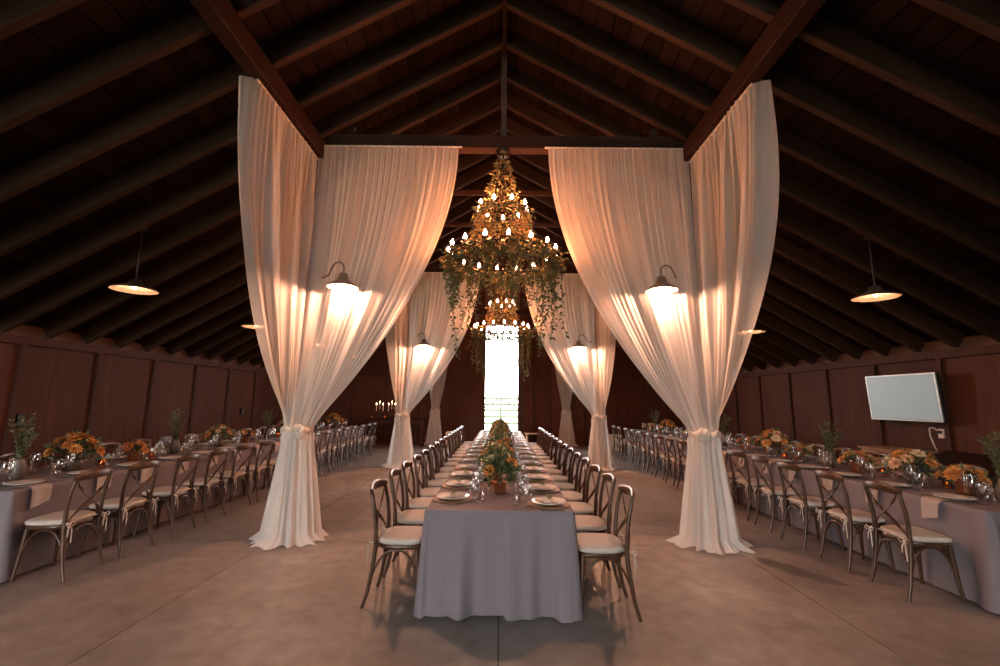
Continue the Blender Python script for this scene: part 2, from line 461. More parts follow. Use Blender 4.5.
side_wall(-1, 'wall_left', 'left wall of reddish-brown plywood panels and battens', seam(5.85 - 1.14 * 10))
side_wall(1, 'wall_right', 'right wall of reddish-brown plywood panels behind the screen', seam(6.45 - 1.14 * 10))
def gable(name, label, ycen, x0, x1, top, inner):
    # thick gable wall with a doorway hole
    w = MB(); th = .14
    def prism(poly):
        n = len(poly)
        v = [(x, ycen - th / 2, z) for x, z in poly] + [(x, ycen + th / 2, z) for x, z in poly]
        f = [tuple(range(n))[::-1], tuple(range(n, 2 * n))] + [(i, (i + 1) % n, (i + 1) % n + n, i + n) for i in range(n)]
        w.add(v, f)
    zr = lambda x: ZR - SL * abs(x) + .24
    e = XW + .15
    prism([(-e, 0), (x0, 0), (x0, zr(x0)), (-e, zr(e))])
    prism([(x1, 0), (e, 0), (e, zr(e)), (x1, zr(x1))])
    pts = [(x0, top), (x1, top), (x1, zr(x1))]
    if x0 < 0 < x1: pts.append((0, zr(0)))
    pts.append((x0, zr(x0))); prism(pts)
    o = w.build(name, M_wallback); tag(o, label, 'wall', kind='structure')
    yp = ycen + inner * (th / 2 + .012)
    edges = [-XW + .02] + [x for x in [-5.2, -4.05, -2.9, -1.75, x0 - .04] if x < x0] + [x0 - .04]
    edges = sorted(set(edges)); right = sorted(set([x1 + .04] + [x for x in [1.75, 2.9, 4.05, 5.2] if x > x1 + .3] + [XW - .02]))
    def rows(a, b):
        for zz0, zz1 in ((0, 2.34), (2.36, 4.3), (4.32, 9)):
            ta, tb = min(zz1, zr(a) - .3), min(zz1, zr(b) - .3)
            if min(ta, tb) < zz0 + .1 and max(ta, tb) < zz0 + .25: continue
            ta, tb = max(ta, zz0 + .005), max(tb, zz0 + .005)
            v = [(a + .006, yp - .012, zz0), (b - .006, yp - .012, zz0), (b - .006, yp - .012, tb), (a + .006, yp - .012, ta)]
            v += [(x, y + .024, z) for x, y, z in v]
            m = MB(); m.add(v, [(0, 3, 2, 1), (4, 5, 6, 7), (0, 1, 5, 4), (1, 2, 6, 5), (2, 3, 7, 6), (3, 0, 4, 7)])
            m.build('wall_panel', M_panel, o)
    for E in (edges, right):
        for a, b in zip(E[:-1], E[1:]):
            rows(a, b)
            if b not in (x0 - .04, XW - .02):
                MB().box((b, yp + inner * .03, (zr(b) - .3) / 2), (.07, .04, zr(b) - .3), bev=.005).build('batten', M_batten, o)
    MB().box(((x0 + -XW) / 2, yp + inner * .028, 2.35), (x0 + XW - .12, .035, .06), bev=.005).build('rail', M_batten, o)
    MB().box(((x1 + XW) / 2, yp + inner * .028, 2.35), (XW - x1 - .12, .035, .06), bev=.005).build('rail', M_batten, o)
    return o
gable('wall_back', 'far gable wall of brown plywood panels around a tall doorway', Y_BACK + .08, DX0, DX1, DTOP, -1)
gable('wall_front', 'gable wall behind the camera with a wide open doorway', Y_FRONT - .08, FX0, FX1, FTOP, 1)
tr = MB()
tr.box((DX0 - .03, Y_BACK - .05, DTOP / 2), (.08, .10, DTOP), bev=.005).box((DX1 + .03, Y_BACK - .05, DTOP / 2), (.08, .10, DTOP), bev=.005)
tr.box(((DX0 + DX1) / 2, Y_BACK - .05, DTOP + .05), (DX1 - DX0 + .14, .10, .10), bev=.005)
tag(tr.build('trim_1', M_batten), 'dark timber frame around the tall far doorway', 'door frame', kind='structure')
# sliding door leaf pushed open to the right
dr = thing('door_1', 'tall narrow sliding door leaf pushed open right of far doorway', 'door', (0, Y_BACK - .15, 0), kind='structure')
for k in range(3):
    MB().box((.70 + k * .145 + .07, 0, 2.1), (.138, .035, 4.1), bev=.004).build('plank', M_panel, dr)
for zz in (.12, 1.9, 2.35, 4.08):
    MB().box((.915, -.032, zz), (.44, .03, .11), bev=.004).build('rail', M_batten, dr)
for xx in (.72, 1.115):
    MB().box((xx, -.034, 2.1), (.05, .03, 4.1), bev=.004).build('stile', M_rafter, dr)
hd = MB().tube([(.79, -.05, 1.0), (.79, -.1, 1.03), (.79, -.1, 1.22), (.79, -.05, 1.25)], .012, 6).build('handle', M_black, dr)

# outside the far door
gr = MB().box((0, 5, -.25), (160, 160, .1)).build('ground', M_grass)
tag(gr, 'pale green meadow outside the barn, seen through the far doorway', 'ground', kind='structure')
g = thing('farm_gate', 'pale green wooden farm gate seen through the far doorway', 'gate', (0, 21.5, -.07))
for zz in (.55, .85, 1.15, 1.42, 1.70):
    MB().box((0, 0, zz), (4.4, .05, .11), bev=.01).build('rail', M_gate, g)
for xx in (-2.15, .0, 2.15):
    MB().box((xx, .05, .95), (.11, .06, 1.75), bev=.01).build('upright', M_gate, g)
for s in (-1, 1):
    a = Vector((s * 2.1, -.045, .45)); b = Vector((s * .05, -.045, 1.7)); d = b - a
    MB().box((a + b) / 2, (d.length, .04, .09), (0, -math.atan2(d.z, d.x), 0)).build('brace', M_gate, g)

# ------------------------------------------------------------------ drapes
def drape(side_panel, s, yp, seed, inner=-.54):
    rnd = random.Random(seed)
    ncol = 230 if side_panel else 250
    zt = 4.375 if side_panel else 4.535
    ztie = 1.18
    C = Vector((-XB - .035, yp - .01, 0))
    yfront = yp - .11
    nrow_up, nrow_dn = 26, 14
    nf = 17 if side_panel else 19
    ph = [rnd.uniform(0, 6.28) for _ in range(8)]
    def fold(u, z):
        w = u + .012 * math.sin(9 * u + ph[0]) + .006 * math.sin(23 * u + ph[1])
        a = .75 + .4 * math.sin(13 * u + ph[2])
        return a * math.sin(2 * PI * nf * w + ph[3]) + .45 * max(0, (z - 2.6) / 2) * math.sin(2 * PI * nf * 2.1 * w + ph[4] + z * .5)
    def broad(u, z):
        return math.sin(2 * PI * 3.1 * u + ph[5] + z * .8) + .6 * math.sin(2 * PI * 5.3 * u + ph[6] - z * .5)
    verts = []
    zs = [lerp(zt, ztie, i / nrow_up) for i in range(nrow_up + 1)] + [lerp(ztie, .012, i / nrow_dn) for i in range(1, nrow_dn + 1)]
    a0, a1 = (R(150), R(272)) if side_panel else (R(256), R(392))
    for z in zs:
        for i in range(ncol + 1):
            u = i / ncol
            th = lerp(a0, a1, u)
            f = fold(u, z)
            if z >= ztie:
                t = (zt - z) / (zt - ztie)
                if side_panel:
                    A = Vector((-XB, lerp(yp - 1.60, yfront, u), 0)); nd = Vector((1, 0, 0))
                    ret = max(0, 1 - u / .10)
                    A.x -= .16 * ret ** .8 ; A.y += .10 * ret * ret
                else:
                    A = Vector((lerp(-XB + .012, inner, u), yfront, 0)); nd = Vector((0, -1, 0))
                edge = (1 - u) if side_panel else u
                g = t ** (1.7 + (.75 if side_panel else .25) * edge)
                rr = .125 + .002 * f + .008 * broad(u * 1.5, z * .3)
                B = C + Vector((math.cos(th), math.sin(th), 0)) * rr
                P = A.lerp(B, g)
                amp = lerp(.022, .009, min(1, t * 1.6)) * (1 - g)
                cw = min(1, ((1 - u) if side_panel else u) / .07)
                P += nd * cw * (f * amp + broad(u, z) * .055 * math.sin(PI * min(1, t * 1.05)) * (1 - g))
                if t < .02: P.z = 0
            else:
                q = (ztie - z) / ztie
                rr = .125 + .108 * q ** .8 + .02 * math.exp(-((q - .06) / .05) ** 2)
                rr += .002 * f * (1 - .4 * q) + (.008 + .030 * q) * broad(u * 1.5, z * .3)
                if q > .93:
                    e = (q - .93) / .07
                    rr += e * e * (.05 + .12 * abs(math.sin(5 * u + ph[7])))
                rr += 0 if side_panel else .016
                P = C + Vector((math.cos(th) * (1.0 + .12 * q), math.sin(th), 0)) * rr
            verts.append((P.x * (1 if s < 0 else -1), P.y, z + (.01 * math.sin(40 * u + ph[1]) + .01 if z < .05 else 0)))
    fs = []
    W = ncol + 1
    for r in range(len(zs) - 1):
        for i in range(ncol):
            a = r * W + i
            q = (a, a + W, a + W + 1, a + 1)
            fs.append(q if s < 0 else q[::-1])
    m = MB(); m.add(verts, fs[:nrow_up * ncol], 0, True); n0 = len(m.v)
    for f in fs[nrow_up * ncol:]:
        m.f.append(f); m.m.append(1); m.sm.append(True)
    return m
DN = ['nearest', 'second', 'farthest']
for k, py in enumerate(POSTY[1:]):
    for s in (-1, 1):
        sn = 'left' if s < 0 else 'right'
        o = thing('curtain', f'{DN[k]} {sn} cream sheer drape hung lengthwise under the long beam', 'curtain', (0, 0, 0), 0, 'sheer drapes tied at the posts')
        drape(True, s, py, 11 + k * 4 + s).build('drape', [M_sheer, M_gather], o)
        MB().tube([(s * XB, py - 1.46, 4.372), (s * XB, py - .1, 4.372)], .012, 8).build('curtain_rod', M_white, o)
        o = thing('curtain', f'{DN[k]} {sn} cream sheer drape hung across the aisle, swept to its post', 'curtain', (0, 0, 0), 0, 'sheer drapes tied at the posts')
        drape(False, s, py, 51 + k * 4 + s, -.54 if k < 2 else -1.75).build('drape', [M_sheer, M_gather], o)
        MB().tube([(s * XB, py - .11, 4.54), (s * (.5 if k < 2 else 1.7), py - .11, 4.54)], .012, 8).build('curtain_rod', M_white, o)
        # sash tied around both
        o = thing('curtain_tie', f'ruffled cream sash knotted round the {DN[k]} {sn} drapes', 'curtain tie', (s * (XB + .035), py - .01, 1.17), 0, 'drape sashes')
        m = MB(); pts = []
        for i in range(48):
            a = 2 * PI * i / 48
            rr = .152 + .008 * math.sin(9 * a)
            pts.append((rr * math.cos(a), rr * math.sin(a), .012 * math.sin(5 * a)))
        m.tube(pts, .03, 8, flat=(1.25, .5), closed=True, up=(0, 0, 1)); m.build('band', M_sash, o)
        m = MB()
        for i in range(7):
            a = i * .9
            m.tube([(s * -.09 + .045 * math.cos(a), -.15 - .03, .03 + .035 * math.sin(a)), (s * -.09 + .06 * math.cos(a + .5), -.20, -.02 + .05 * math.sin(a + .5)), (s * -.09 + .03 * math.cos(a + 1.2), -.17, -.05 + .03 * math.sin(a))], [.025, .03, .02], 6)
        m.build('knot', M_sash, o)

# ------------------------------------------------------------------ lamps
def add_light(parent, loc, w, c=WARM, r=.035):
    l = bpy.data.lights.new('lamp_light', 'POINT'); l.energy = w; l.color = c; l.shadow_soft_size = r
    o = bpy.data.objects.new('lamp_light', l); col.objects.link(o); o.parent = parent; o.location = loc
    return o
def shade_mesh(r, h):
    p = [(.035, h), (.045, h * .98), (.06, h * .62), (r * .45, h * .46), (r * .85, h * .2), (r, 0)]
    out = MB(); out.lathe(p, 28, mi=0)
    inn = [(x - .004 if x > .05 else x, z - .004) for x, z in p]
    out.lathe(inn[::-1], 28, mi=1)
    return out.mesh('shade', [M_galv, M_enam])
SH_P = shade_mesh(.19, .17); SH_W = shade_mesh(.17, .16)
bulb_lamp = MB().lathe([(.001, -.045), (.02, -.04), (.032, -.015), (.03, .01), (.016, .04), (.014, .06)], 12).mesh('bulb', M_bulb2)
def post_lamp(s, py, label, watts):
    t = thing('wall_lamp', label, 'lamp', (s * (XB - .075), py - .03, 2.85), R(30) * s, 'gooseneck lamps on the posts')
    MB().lathe([(.001, .02), (.045, .018), (.05, 0)], 14).build('back_plate', M_galv, t).rotation_euler = (0, R(-90) * s, 0)
    AL = .44
    pts = [(0, 0, .05), (s * -.10, 0, .055), (s * -.19, 0, .075)]
    for i in range(1, 12):
        a = lerp(R(10), R(180), i / 11)
        pts.append((s * (-AL + .105 + .105 * math.cos(a)), 0, .12 + .085 * math.sin(a)))
    pts.append((s * -AL, 0, .05))
    MB().tube(pts, .011, 8).build('arm', M_galv, t)
    obj('shade', SH_W, t, (s * -AL, 0, -.10))
    obj('bulb', bulb_lamp, t, (s * -AL, 0, -.02))
    add_light(t, (s * -AL, 0, -.075), watts)
for k, py in enumerate(POSTY[1:3]):
    for s in (-1, 1):
        nm = ['at the nearest drape', 'at the second drape'][k]
        post_lamp(s, py, f'grey gooseneck barn lamp on the {"left" if s < 0 else "right"} post {nm}', POST_LAMP_W * (1, 1.5)[k])
PENY = [2.6, 5.3, 8.05, 10.75, 13.5]
PX = {-1: -4.45, 1: 4.5}
for s in (-1, 1):
    for k, py in enumerate(PENY):
        x = PX[s]
        t = thing('pendant_lamp', f'{ORD[k]} shallow metal pendant lamp counted along the {"left" if s < 0 else "right"} aisle', 'lamp', (x, py, 2.79), 0, 'pendant lamps over the side tables')
        zr = ZR - SL * abs(x) + RD - 2.79 + .06
        obj('shade', SH_P, t).scale = (1.28, 1.28, .8)
        MB().tube([(0, 0, .12), (0, 0, zr)], .009, 8).build('rod', M_black, t)
        MB().lathe([(.05, zr), (.05, zr - .03), (.012, zr - .05)], 14).build('ceiling_cup', M_black, t)
        obj('bulb', bulb_lamp, t, (0, 0, .055))
        add_light(t, (0, 0, .01), PENDANT_W)

# ------------------------------------------------------------------ chandeliers
def ring_pts(r, n, z=0):
    return [(r * math.cos(2 * PI * i / n), r * math.sin(2 * PI * i / n), z) for i in range(n)]
bulb_m = MB().lathe([(.003, .064), (.008, .053), (.017, .034), (.019, .019), (.015, .004), (.009, -.004)], 10).mesh('bulb', M_bulb)
sock_m = MB().lathe([(.012, .0), (.014, -.012), (.012, -.05), (.018, -.055), (.001, -.058)], 8).mesh('socket', M_black)
def vine(m, rnd, p0, length, mi, dens=27, spread=.03, size=.058):
    x, y_, z = p0; n = int(length * dens); dx, dy = rnd.uniform(-.12, .12), rnd.uniform(-.12, .12)
    pts = []
    for i in range(max(n, 4) + 1):
        t = i / max(n, 4)
        px = x + dx * t + .02 * math.sin(6 * t + x * 40); py = y_ + dy * t + .02 * math.cos(5 * t + y_ * 40); pz = z - length * t
        pts.append((px, py, pz))
        if i > 0:
            for _ in range(2):
                a = rnd.uniform(0, 2 * PI)
                d = (math.cos(a), math.sin(a), rnd.uniform(-1.3, -.1))
                m.leaf((px + rnd.uniform(-1, 1) * spread * .4, py + rnd.uniform(-1, 1) * spread * .4, pz), d, (rnd.uniform(-1, 1), rnd.uniform(-1, 1), 1), size * rnd.uniform(.7, 1.25), size * rnd.uniform(.45, .65), mi)
    m.tube(pts[::3] + [pts[-1]], .0025, 4, mi=2, cap=False)
def leaf_ring(m, rnd, r, z0, z1, n, wid, size):
    for i in range(n):
        a = rnd.uniform(0, 2 * PI); rr = r + rnd.gauss(0, wid); z = rnd.uniform(z0, z1)
        d = (math.cos(a + rnd.uniform(-1.2, 1.2)), math.sin(a + rnd.uniform(-1.2, 1.2)), rnd.uniform(-1.2, .6))
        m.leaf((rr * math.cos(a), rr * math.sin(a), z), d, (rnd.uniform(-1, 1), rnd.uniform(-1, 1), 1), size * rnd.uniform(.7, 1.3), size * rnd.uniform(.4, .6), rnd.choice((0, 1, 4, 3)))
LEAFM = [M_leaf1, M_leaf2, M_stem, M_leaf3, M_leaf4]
def chandelier(py, label, seed):
    rnd = random.Random(seed)
    t = thing('chandelier', label, 'chandelier', (0, py, 0), 0, 'leafy two-tier chandeliers')
    Z1, Z2, r1, r2 = 3.80, 3.24, .28, .62
    MB().lathe([(.001, 4.50), (.085, 4.50), (.09, 4.54), (.0885, 4.553)][::-1], 18).build('ceiling_rose', M_black, t)
    MB().tube([(0, 0, 4.52), (0, 0, Z1 + .1)], .011, 8).build('rod', M_black, t)
    MB().tube(ring_pts(r1, 40, Z1 - .05), .014, 8, closed=True, up=(0, 0, 1)).build('ring', M_black, t)
    MB().tube(ring_pts(r2, 64, Z2 - .05), .016, 8, closed=True, up=(0, 0, 1)).build('ring', M_black, t)
    for i in range(4):
        a = PI / 4 + i * PI / 2
        MB().tube([(r1 * math.cos(a), r1 * math.sin(a), Z1 - .05), (.01, 0, Z1 + .32)], .005, 6).build('hanging_wire', M_black, t)
        MB().tube([(r2 * math.cos(a), r2 * math.sin(a), Z2 - .05), (r1 * math.cos(a), r1 * math.sin(a), Z1 - .05)], .005, 6).build('hanging_wire', M_black, t)
    for (r, z, n, off) in ((r1, Z1, 9, .17), (r2, Z2, 16, .1)):
        for i in range(n):
            a = off + 2 * PI * i / n
            b = obj('bulb', bulb_m, t, ((r + .02) * math.cos(a), (r + .02) * math.sin(a), z))
            obj('socket', sock_m, b)
    m = MB()   # cone of greenery under the rose
    for i in range(520):
        h = rnd.random() ** 1.3; a = rnd.uniform(0, 2 * PI); z = lerp(4.42, Z1 - .02, h); rr = lerp(.05, .27, h) * rnd.uniform(.5, 1.05)
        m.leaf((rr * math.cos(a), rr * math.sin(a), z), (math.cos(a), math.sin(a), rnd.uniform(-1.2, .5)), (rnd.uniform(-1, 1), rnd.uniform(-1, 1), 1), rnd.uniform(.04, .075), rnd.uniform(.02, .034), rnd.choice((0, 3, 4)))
    o = m.build('crown_greenery', LEAFM, t); o['kind'] = 'stuff'
    m = MB(); leaf_ring(m, rnd, r1, Z1 - .12, Z1 - .03, 420, .04, .06)
    for i in range(900):
        h = rnd.random(); a = rnd.uniform(0, 2 * PI); rr = lerp(.27, .36, h) * rnd.uniform(.75, 1.1); z = lerp(Z1 - .08, Z2 + .12, h)
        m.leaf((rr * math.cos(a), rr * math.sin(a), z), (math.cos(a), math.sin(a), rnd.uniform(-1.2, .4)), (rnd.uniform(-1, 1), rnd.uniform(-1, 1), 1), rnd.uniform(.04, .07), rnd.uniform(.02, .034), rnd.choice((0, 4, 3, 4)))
    o = m.build('garland', LEAFM, t); o['kind'] = 'stuff'
    m = MB(); leaf_ring(m, rnd, r2, Z2 - .22, Z2 - .04, 1700, .05, .065)
    o = m.build('garland', LEAFM, t); o['kind'] = 'stuff'
    for i in range(44):
        a = 2 * PI * (i + rnd.uniform(-.3, .3)) / 44
        side = abs(math.cos(a))
        ln = rnd.uniform(.18, .45) if side < .62 else rnd.choice((rnd.uniform(.3, .6), rnd.uniform(.55, 1.15)))
        m = MB(); rr = r2 + rnd.uniform(-.05, .05)
        vine(m, rnd, (rr * math.cos(a), rr * math.sin(a), Z2 - .1), ln, rnd.choice((0, 0, 1)))
        o = m.build('trailing_vine', LEAFM, t)
    for i in range(14):
        a = 2 * PI * i / 14; m = MB(); rr = rnd.uniform(.15, .4)
        vine(m, rnd, (rr * math.cos(a), rr * math.sin(a), Z2 + .0), rnd.uniform(.3, .62), 1)
        m.build('trailing_vine', LEAFM, t)
    return t
chandelier(POSTY[1], 'large two-ring chandelier of glowing bulbs and trailing vines nearest the camera', 3)
chandelier(POSTY[2], 'farther two-ring leafy chandelier in front of the bright doorway', 8)

# ------------------------------------------------------------------ tables and cloths
TH = .72
TABLES = {'central': (-.54, .54, 3.42, 12.1), 'left': (-5.12, -4.07, 3.90, 13.6), 'right': (3.68, 4.73, 3.58, 13.4)}
def banquet_table(nm):
    x0, x1, y0, y1 = TABLES[nm]
    t = thing('banquet_table', f'long {nm} trestle table hidden under its floor-length cloth', 'table', ((x0 + x1) / 2, (y0 + y1) / 2, 0), 0, 'long banquet tables')
    w, l = x1 - x0 - .02, y1 - y0 - .02
    MB().box((0, 0, TH - .02), (w, l, .035), bev=.006).build('tabletop', M_light, t)
    n = int(l // 2.2) + 1
    for i in range(n):
        yy = lerp(-l / 2 + .4, l / 2 - .4, i / (n - 1))
        for s in (-1, 1):
            MB().tube([(s * (w / 2 - .12), yy, TH - .04), (s * (w / 2 - .16), yy, 0)], .018, 8).build('leg', M_black, t)
def tablecloth(nm, seed):
    x0, x1, y0, y1 = TABLES[nm]; rnd = random.Random(seed)
    per = []; rc = .02
    def seg(ax, ay, bx, by, nx, ny):
        L = math.hypot(bx - ax, by - ay); n = max(4, int(L / .022))
        for i in range(n):
            per.append((lerp(ax, bx, i / n), lerp(ay, by, i / n), nx, ny))
    def corner(cx, cy, a0):
        for i in range(8):
            a = a0 + R(90) * i / 8
            per.append((cx + rc * math.cos(a), cy + rc * math.sin(a), math.cos(a), math.sin(a)))
    seg(x0 + rc, y0, x1 - rc, y0, 0, -1); corner(x1 - rc, y0 + rc, R(-90))
    seg(x1, y0 + rc, x1, y1 - rc, 1, 0); corner(x1 - rc, y1 - rc, 0)
    seg(x1 - rc, y1, x0 + rc, y1, 0, 1); corner(x0 + rc, y1 - rc, R(90))
    seg(x0, y1 - rc, x0, y0 + rc, -1, 0); corner(x0 + rc, y0 + rc, R(180))
    n = len(per); rows = [0, .012, .04, .1, .17, .25, .33, .41, .49, .56, .62, .67, .700]
    vs = []; cum = 0; prev = per[0]; ss = []
    for p in per:
        cum += math.hypot(p[0] - prev[0], p[1] - prev[1]); ss.append(cum); prev = p
    zt = TH + .004
    ph = [rnd.uniform(0, 6.28) for _ in range(6)]
    for d in rows:
        q = d / .700
        for i, (x, y_, nx, ny) in enumerate(per):
            s = ss[i]
            if ny == -1 and nx == 0:
                u = (x - x0) / (x1 - x0)
                wv = 1.0 * math.sin(2 * PI * 2.6 * u + ph[0]) + .5 * math.sin(2 * PI * 6.2 * u + ph[1]) - 1.5 * math.exp(-((u - .53) / .009) ** 2) + .5 * math.exp(-((u - .55) / .012) ** 2) + .5 * math.exp(-((u - .13) / .03) ** 2) + .7 * math.exp(-((u - .9) / .03) ** 2)
                flare = .02; wv *= 2.8
            else:
                wv = .9 * math.sin(s * 17 + ph[2]) * (.6 + .5 * math.sin(s * 2.3 + ph[3])) + .5 * math.sin(s * 31 + ph[4])
                flare = .002 if nm == 'central' else .008; wv *= .3 if nm == 'central' else .6
            cd_ = min(math.hypot(x - cx, y_ - cy) for cx in (x0, x1) for cy in (y0, y1))
            crn = math.exp(-(cd_ / .10) ** 2)
            off = .006 + q ** .9 * (flare + .016 * wv + .055 * crn)
            off = max(off, .003)
            zz = zt - (0 if d == 0 else d) - (.010 * (1 - math.cos(s * 3 + ph[5])) * .5 if d > .69 else 0)
            if d == 0: off = -.004
            vs.append((x + nx * off, y_ + ny * off, zz if d != 0 else zt))
    fs = []
    for r in range(len(rows) - 1):
        for i in range(n):
            j = (i + 1) % n
            fs.append((r * n + i, (r + 1) * n + i, (r + 1) * n + j, r * n + j)[::-1])
    m = MB(); m.add(vs, fs, 0, True)
    m.add(vs[:n], [tuple(range(n))], 0, False)
    o = m.build('tablecloth', M_cloth)
    tag(o, f'lavender-grey linen cloth draped to the floor over the {nm} table', 'tablecloth', 'lavender tablecloths')
for i, nm in enumerate(TABLES):
    banquet_table(nm); tablecloth(nm, 5 + i)

# ------------------------------------------------------------------ chairs
def make_chair():
    t = thing('cross_back_chair', 'x', 'chair')
    for s in (-1, 1):
        pts = [(s * .205, -.285, 0), (s * .197, -.250, .12), (s * .19, -.222, .28), (s * .186, -.205, .44), (s * .190, -.208, .58), (s * .196, -.225, .72), (s * .19, -.250, .83), (s * .178, -.262, .872)]
        MB().tube(pts, [.014, .0155, .018, .019, .017, .016, .016, .014], 8).build('leg', M_chair, t)
        pts = [(s * .165, .120, .44), (s * .172, .130, .30), (s * .185, .142, .14), (s * .20, .155, 0)]
        MB().tube(pts, [.019, .018, .0155, .013], 8).build('leg', M_chair, t)
    pts = []
    for i in range(13):
        u = i / 12 * 2 - 1
        pts.append((u * .212, -.250 - .045 * (1 - u * u), .862 + .018 * (1 - u * u)))
    MB().tube(pts, [.028 + .014 * (1 - abs(i / 6 - 1) ** 3) for i in range(13)], 8, flat=(1, .42), up=(0, 0, 1)).build('top_rail', M_chair, t)
    for s in (-1, 1):
        pts = []
        for i in range(11):
            v = i / 10
            x = s * lerp(-.172, .165, v); z = lerp(.475, .835, v)
            x += s * .028 * math.sin(2 * PI * v) * -1
            pts.append((x, lerp(-.205, -.258, v) - .020 * math.sin(PI * v) - .006 * s, z))
        MB().tube(pts, .0155, 6, flat=(1, .36), up=(s * .7, 0, .7)).build('cross_slat', M_chair, t)
    def seat_outline(k, n=36):
        r = []
        for i in range(n):
            a = 2 * PI * i / n
            c, s = math.cos(a), math.sin(a)
            e = .55
            x = math.copysign(abs(c) ** e, c) * (.205 + .018 * s) * k; y_ = math.copysign(abs(s) ** e, s) * .185 * k
            r.append((x, y_ - .025))
        return r
    def seat_solid(layers):
        m = MB(); n = 36; vs = []
        for k, z in layers:
            vs += [(x, y_, z) for x, y_ in seat_outline(k, n)]
        fs = []
        for l in range(len(layers) - 1):
            for i in range(n):
                fs.append((l * n + i, l * n + (i + 1) % n, (l + 1) * n + (i + 1) % n, (l + 1) * n + i))
        m.add(vs, fs, 0, True)
        m.add(vs[:n], [tuple(range(n))[::-1]]); m.add(vs[-n:], [tuple(range(n))])
        return m
    seat_solid([(.95, .425), (1.0, .43), (1.0, .455), (.97, .46)]).build('seat', M_chair, t)
    cu = seat_solid([(.96, .460), (1.02, .467), (1.04, .480), (1.02, .494), (.93, .503), (.7, .507), (.3, .508)]).build('cushion', M_cushion, t)
    for s in (-1, 1):
        m = MB(); b = Vector((s * .19, -.232, .47))
        m.tube([b + Vector((-s * .05, .05, 0)), b + Vector((0, .01, .005)), b + Vector((s * .01, -.02, 0))], .007, 5, flat=(1, .5))
        for q in (-1, 1):
            m.tube([b + Vector((s * .01, -.02, 0)), b + Vector((q * .035, -.03, .025)), b + Vector((q * .05, -.03, .0)), b + Vector((q * .025, -.03, -.018)), b + Vector((0, -.02, 0))], .006, 5, flat=(1, .4))
            m.tube([b + Vector((0, -.02, 0)), b + Vector((q * .018, -.03, -.05)), b + Vector((q * .022, -.032, -.13 - .03 * q))], .007, 5, flat=(1, .3))
        m.build('tie', M_tie, cu)
    def arch(a, b, zlo=.22, zhi=.418):
        a = Vector(a); b = Vector(b); pts = []
        for i in range(15):
            u = i / 14
            e = 1 - abs(2 * u - 1) ** 2.6
            p = a.lerp(b, u); pts.append((p.x, p.y, lerp(zlo, zhi, e)))
        return MB().tube(pts, .0095, 6)
    arch((-.178, .134, 0), (.178, .134, 0)).build('brace', M_chair, t)
    arch((-.19, -.225, 0), (.19, -.225, 0)).build('brace', M_chair, t)
    for s in (-1, 1):
        arch((s * .188, -.228, 0), (s * .178, .137, 0)).build('brace', M_chair, t)
    return t
chair0 = make_chair(); chair0.scale = (.95, .95, .95); ch_used = []
jit = random.Random(42)
CENTER_N, SIDE_N = 15, 16
def cy_center(s, i): return (3.76 if s < 0 else 3.62) + i * .565
def cy_side(nm, i): return {'left': 4.14, 'right': 3.97}[nm] + i * .60
for s in (-1, 1):
    for i in range(CENTER_N):
        place(chair0, ch_used, (s * (.728 + jit.uniform(-.004, .004)), cy_center(s, i) + jit.uniform(-.012, .012), 0), R(90) * s + R(jit.uniform(-3, 3)),
              f'{ORD[i]} cross-back chair from the near end, {"left" if s < 0 else "right"} side of the central table', 'cross-back chairs at the central table')
for nm, s in (('left', -1), ('right', 1)):
    x0, x1, y0, y1 = TABLES[nm]
    for wallside in (0, 1):
        for i in range(SIDE_N):
            inner = x1 if nm == 'left' else x0; outer = x0 if nm == 'left' else x1
            if not wallside:
                x = inner - s * .222; rz = R(90) * -s
            else:
                x = outer + s * .225; rz = R(90) * s
            place(chair0, ch_used, (x + jit.uniform(-.02, .02), cy_side(nm, i) + jit.uniform(-.015, .015), 0), rz + R(jit.uniform(-5, 5)),
                  f'{ORD[i]} cross-back chair from the near end, {"wall" if wallside else "aisle"} side of the {nm} table', f'cross-back chairs at the {nm} table')

# ------------------------------------------------------------------ place settings
plate_m = MB().lathe([(.001, .004), (.06, .003), (.09, .006), (.128, .017), (.134, .020), (.133, .023), (.09, .011), (.06, .008), (.001, .008)], 28).mesh('plate', M_plate)
charger_m = MB().lathe([(.001, .0), (.12, .0), (.16, .006), (.166, .010), (.16, .012), (.12, .006), (.001, .006)], 28).mesh('charger', M_charger)
wine_m = MB().lathe([(.034, 0), (.034, .003), (.006, .007), (.004, .02), (.004, .085), (.012, .095), (.034, .115), (.041, .14), (.038, .175), (.031, .205), (.0325, .2065), (.0335, .205)], 14).mesh('wine_glass', M_glass)
gob_m = MB().lathe([(.032, 0), (.032, .003), (.008, .008), (.006, .055), (.020, .066), (.040, .09), (.043, .12), (.040, .15), (.038, .155), (.0395, .1565), (.0405, .155)], 14).mesh('water_goblet', M_glass)
flu_m = MB().lathe([(.029, 0), (.029, .003), (.005, .007), (.004, .08), (.012, .095), (.022, .13), (.025, .175), (.022, .23), (.0235, .2315), (.0245, .23)], 14).mesh('champagne_flute', M_glass)
tum_m = MB().lathe([(.001, .003), (.032, .003), (.035, .01), (.038, .095), (.0395, .0965), (.0405, .095)], 14).mesh('tumbler', M_glass)
fork_b = MB(); fork_b.box((0, -.04, .003), (.008, .12, .003)); fork_b.box((0, .035, .003), (.022, .035, .003))
for q in (-1.5, -.5, .5, 1.5): fork_b.box((q * .006, .07, .003), (.003, .045, .003))
fork_m = fork_b.mesh('fork', M_silver)
knife_b = MB(); knife_b.box((0, -.05, .003), (.012, .10, .004)); knife_b.box((0, .05, .003), (.018, .11, .002))
knife_m = knife_b.mesh('knife', M_silver)
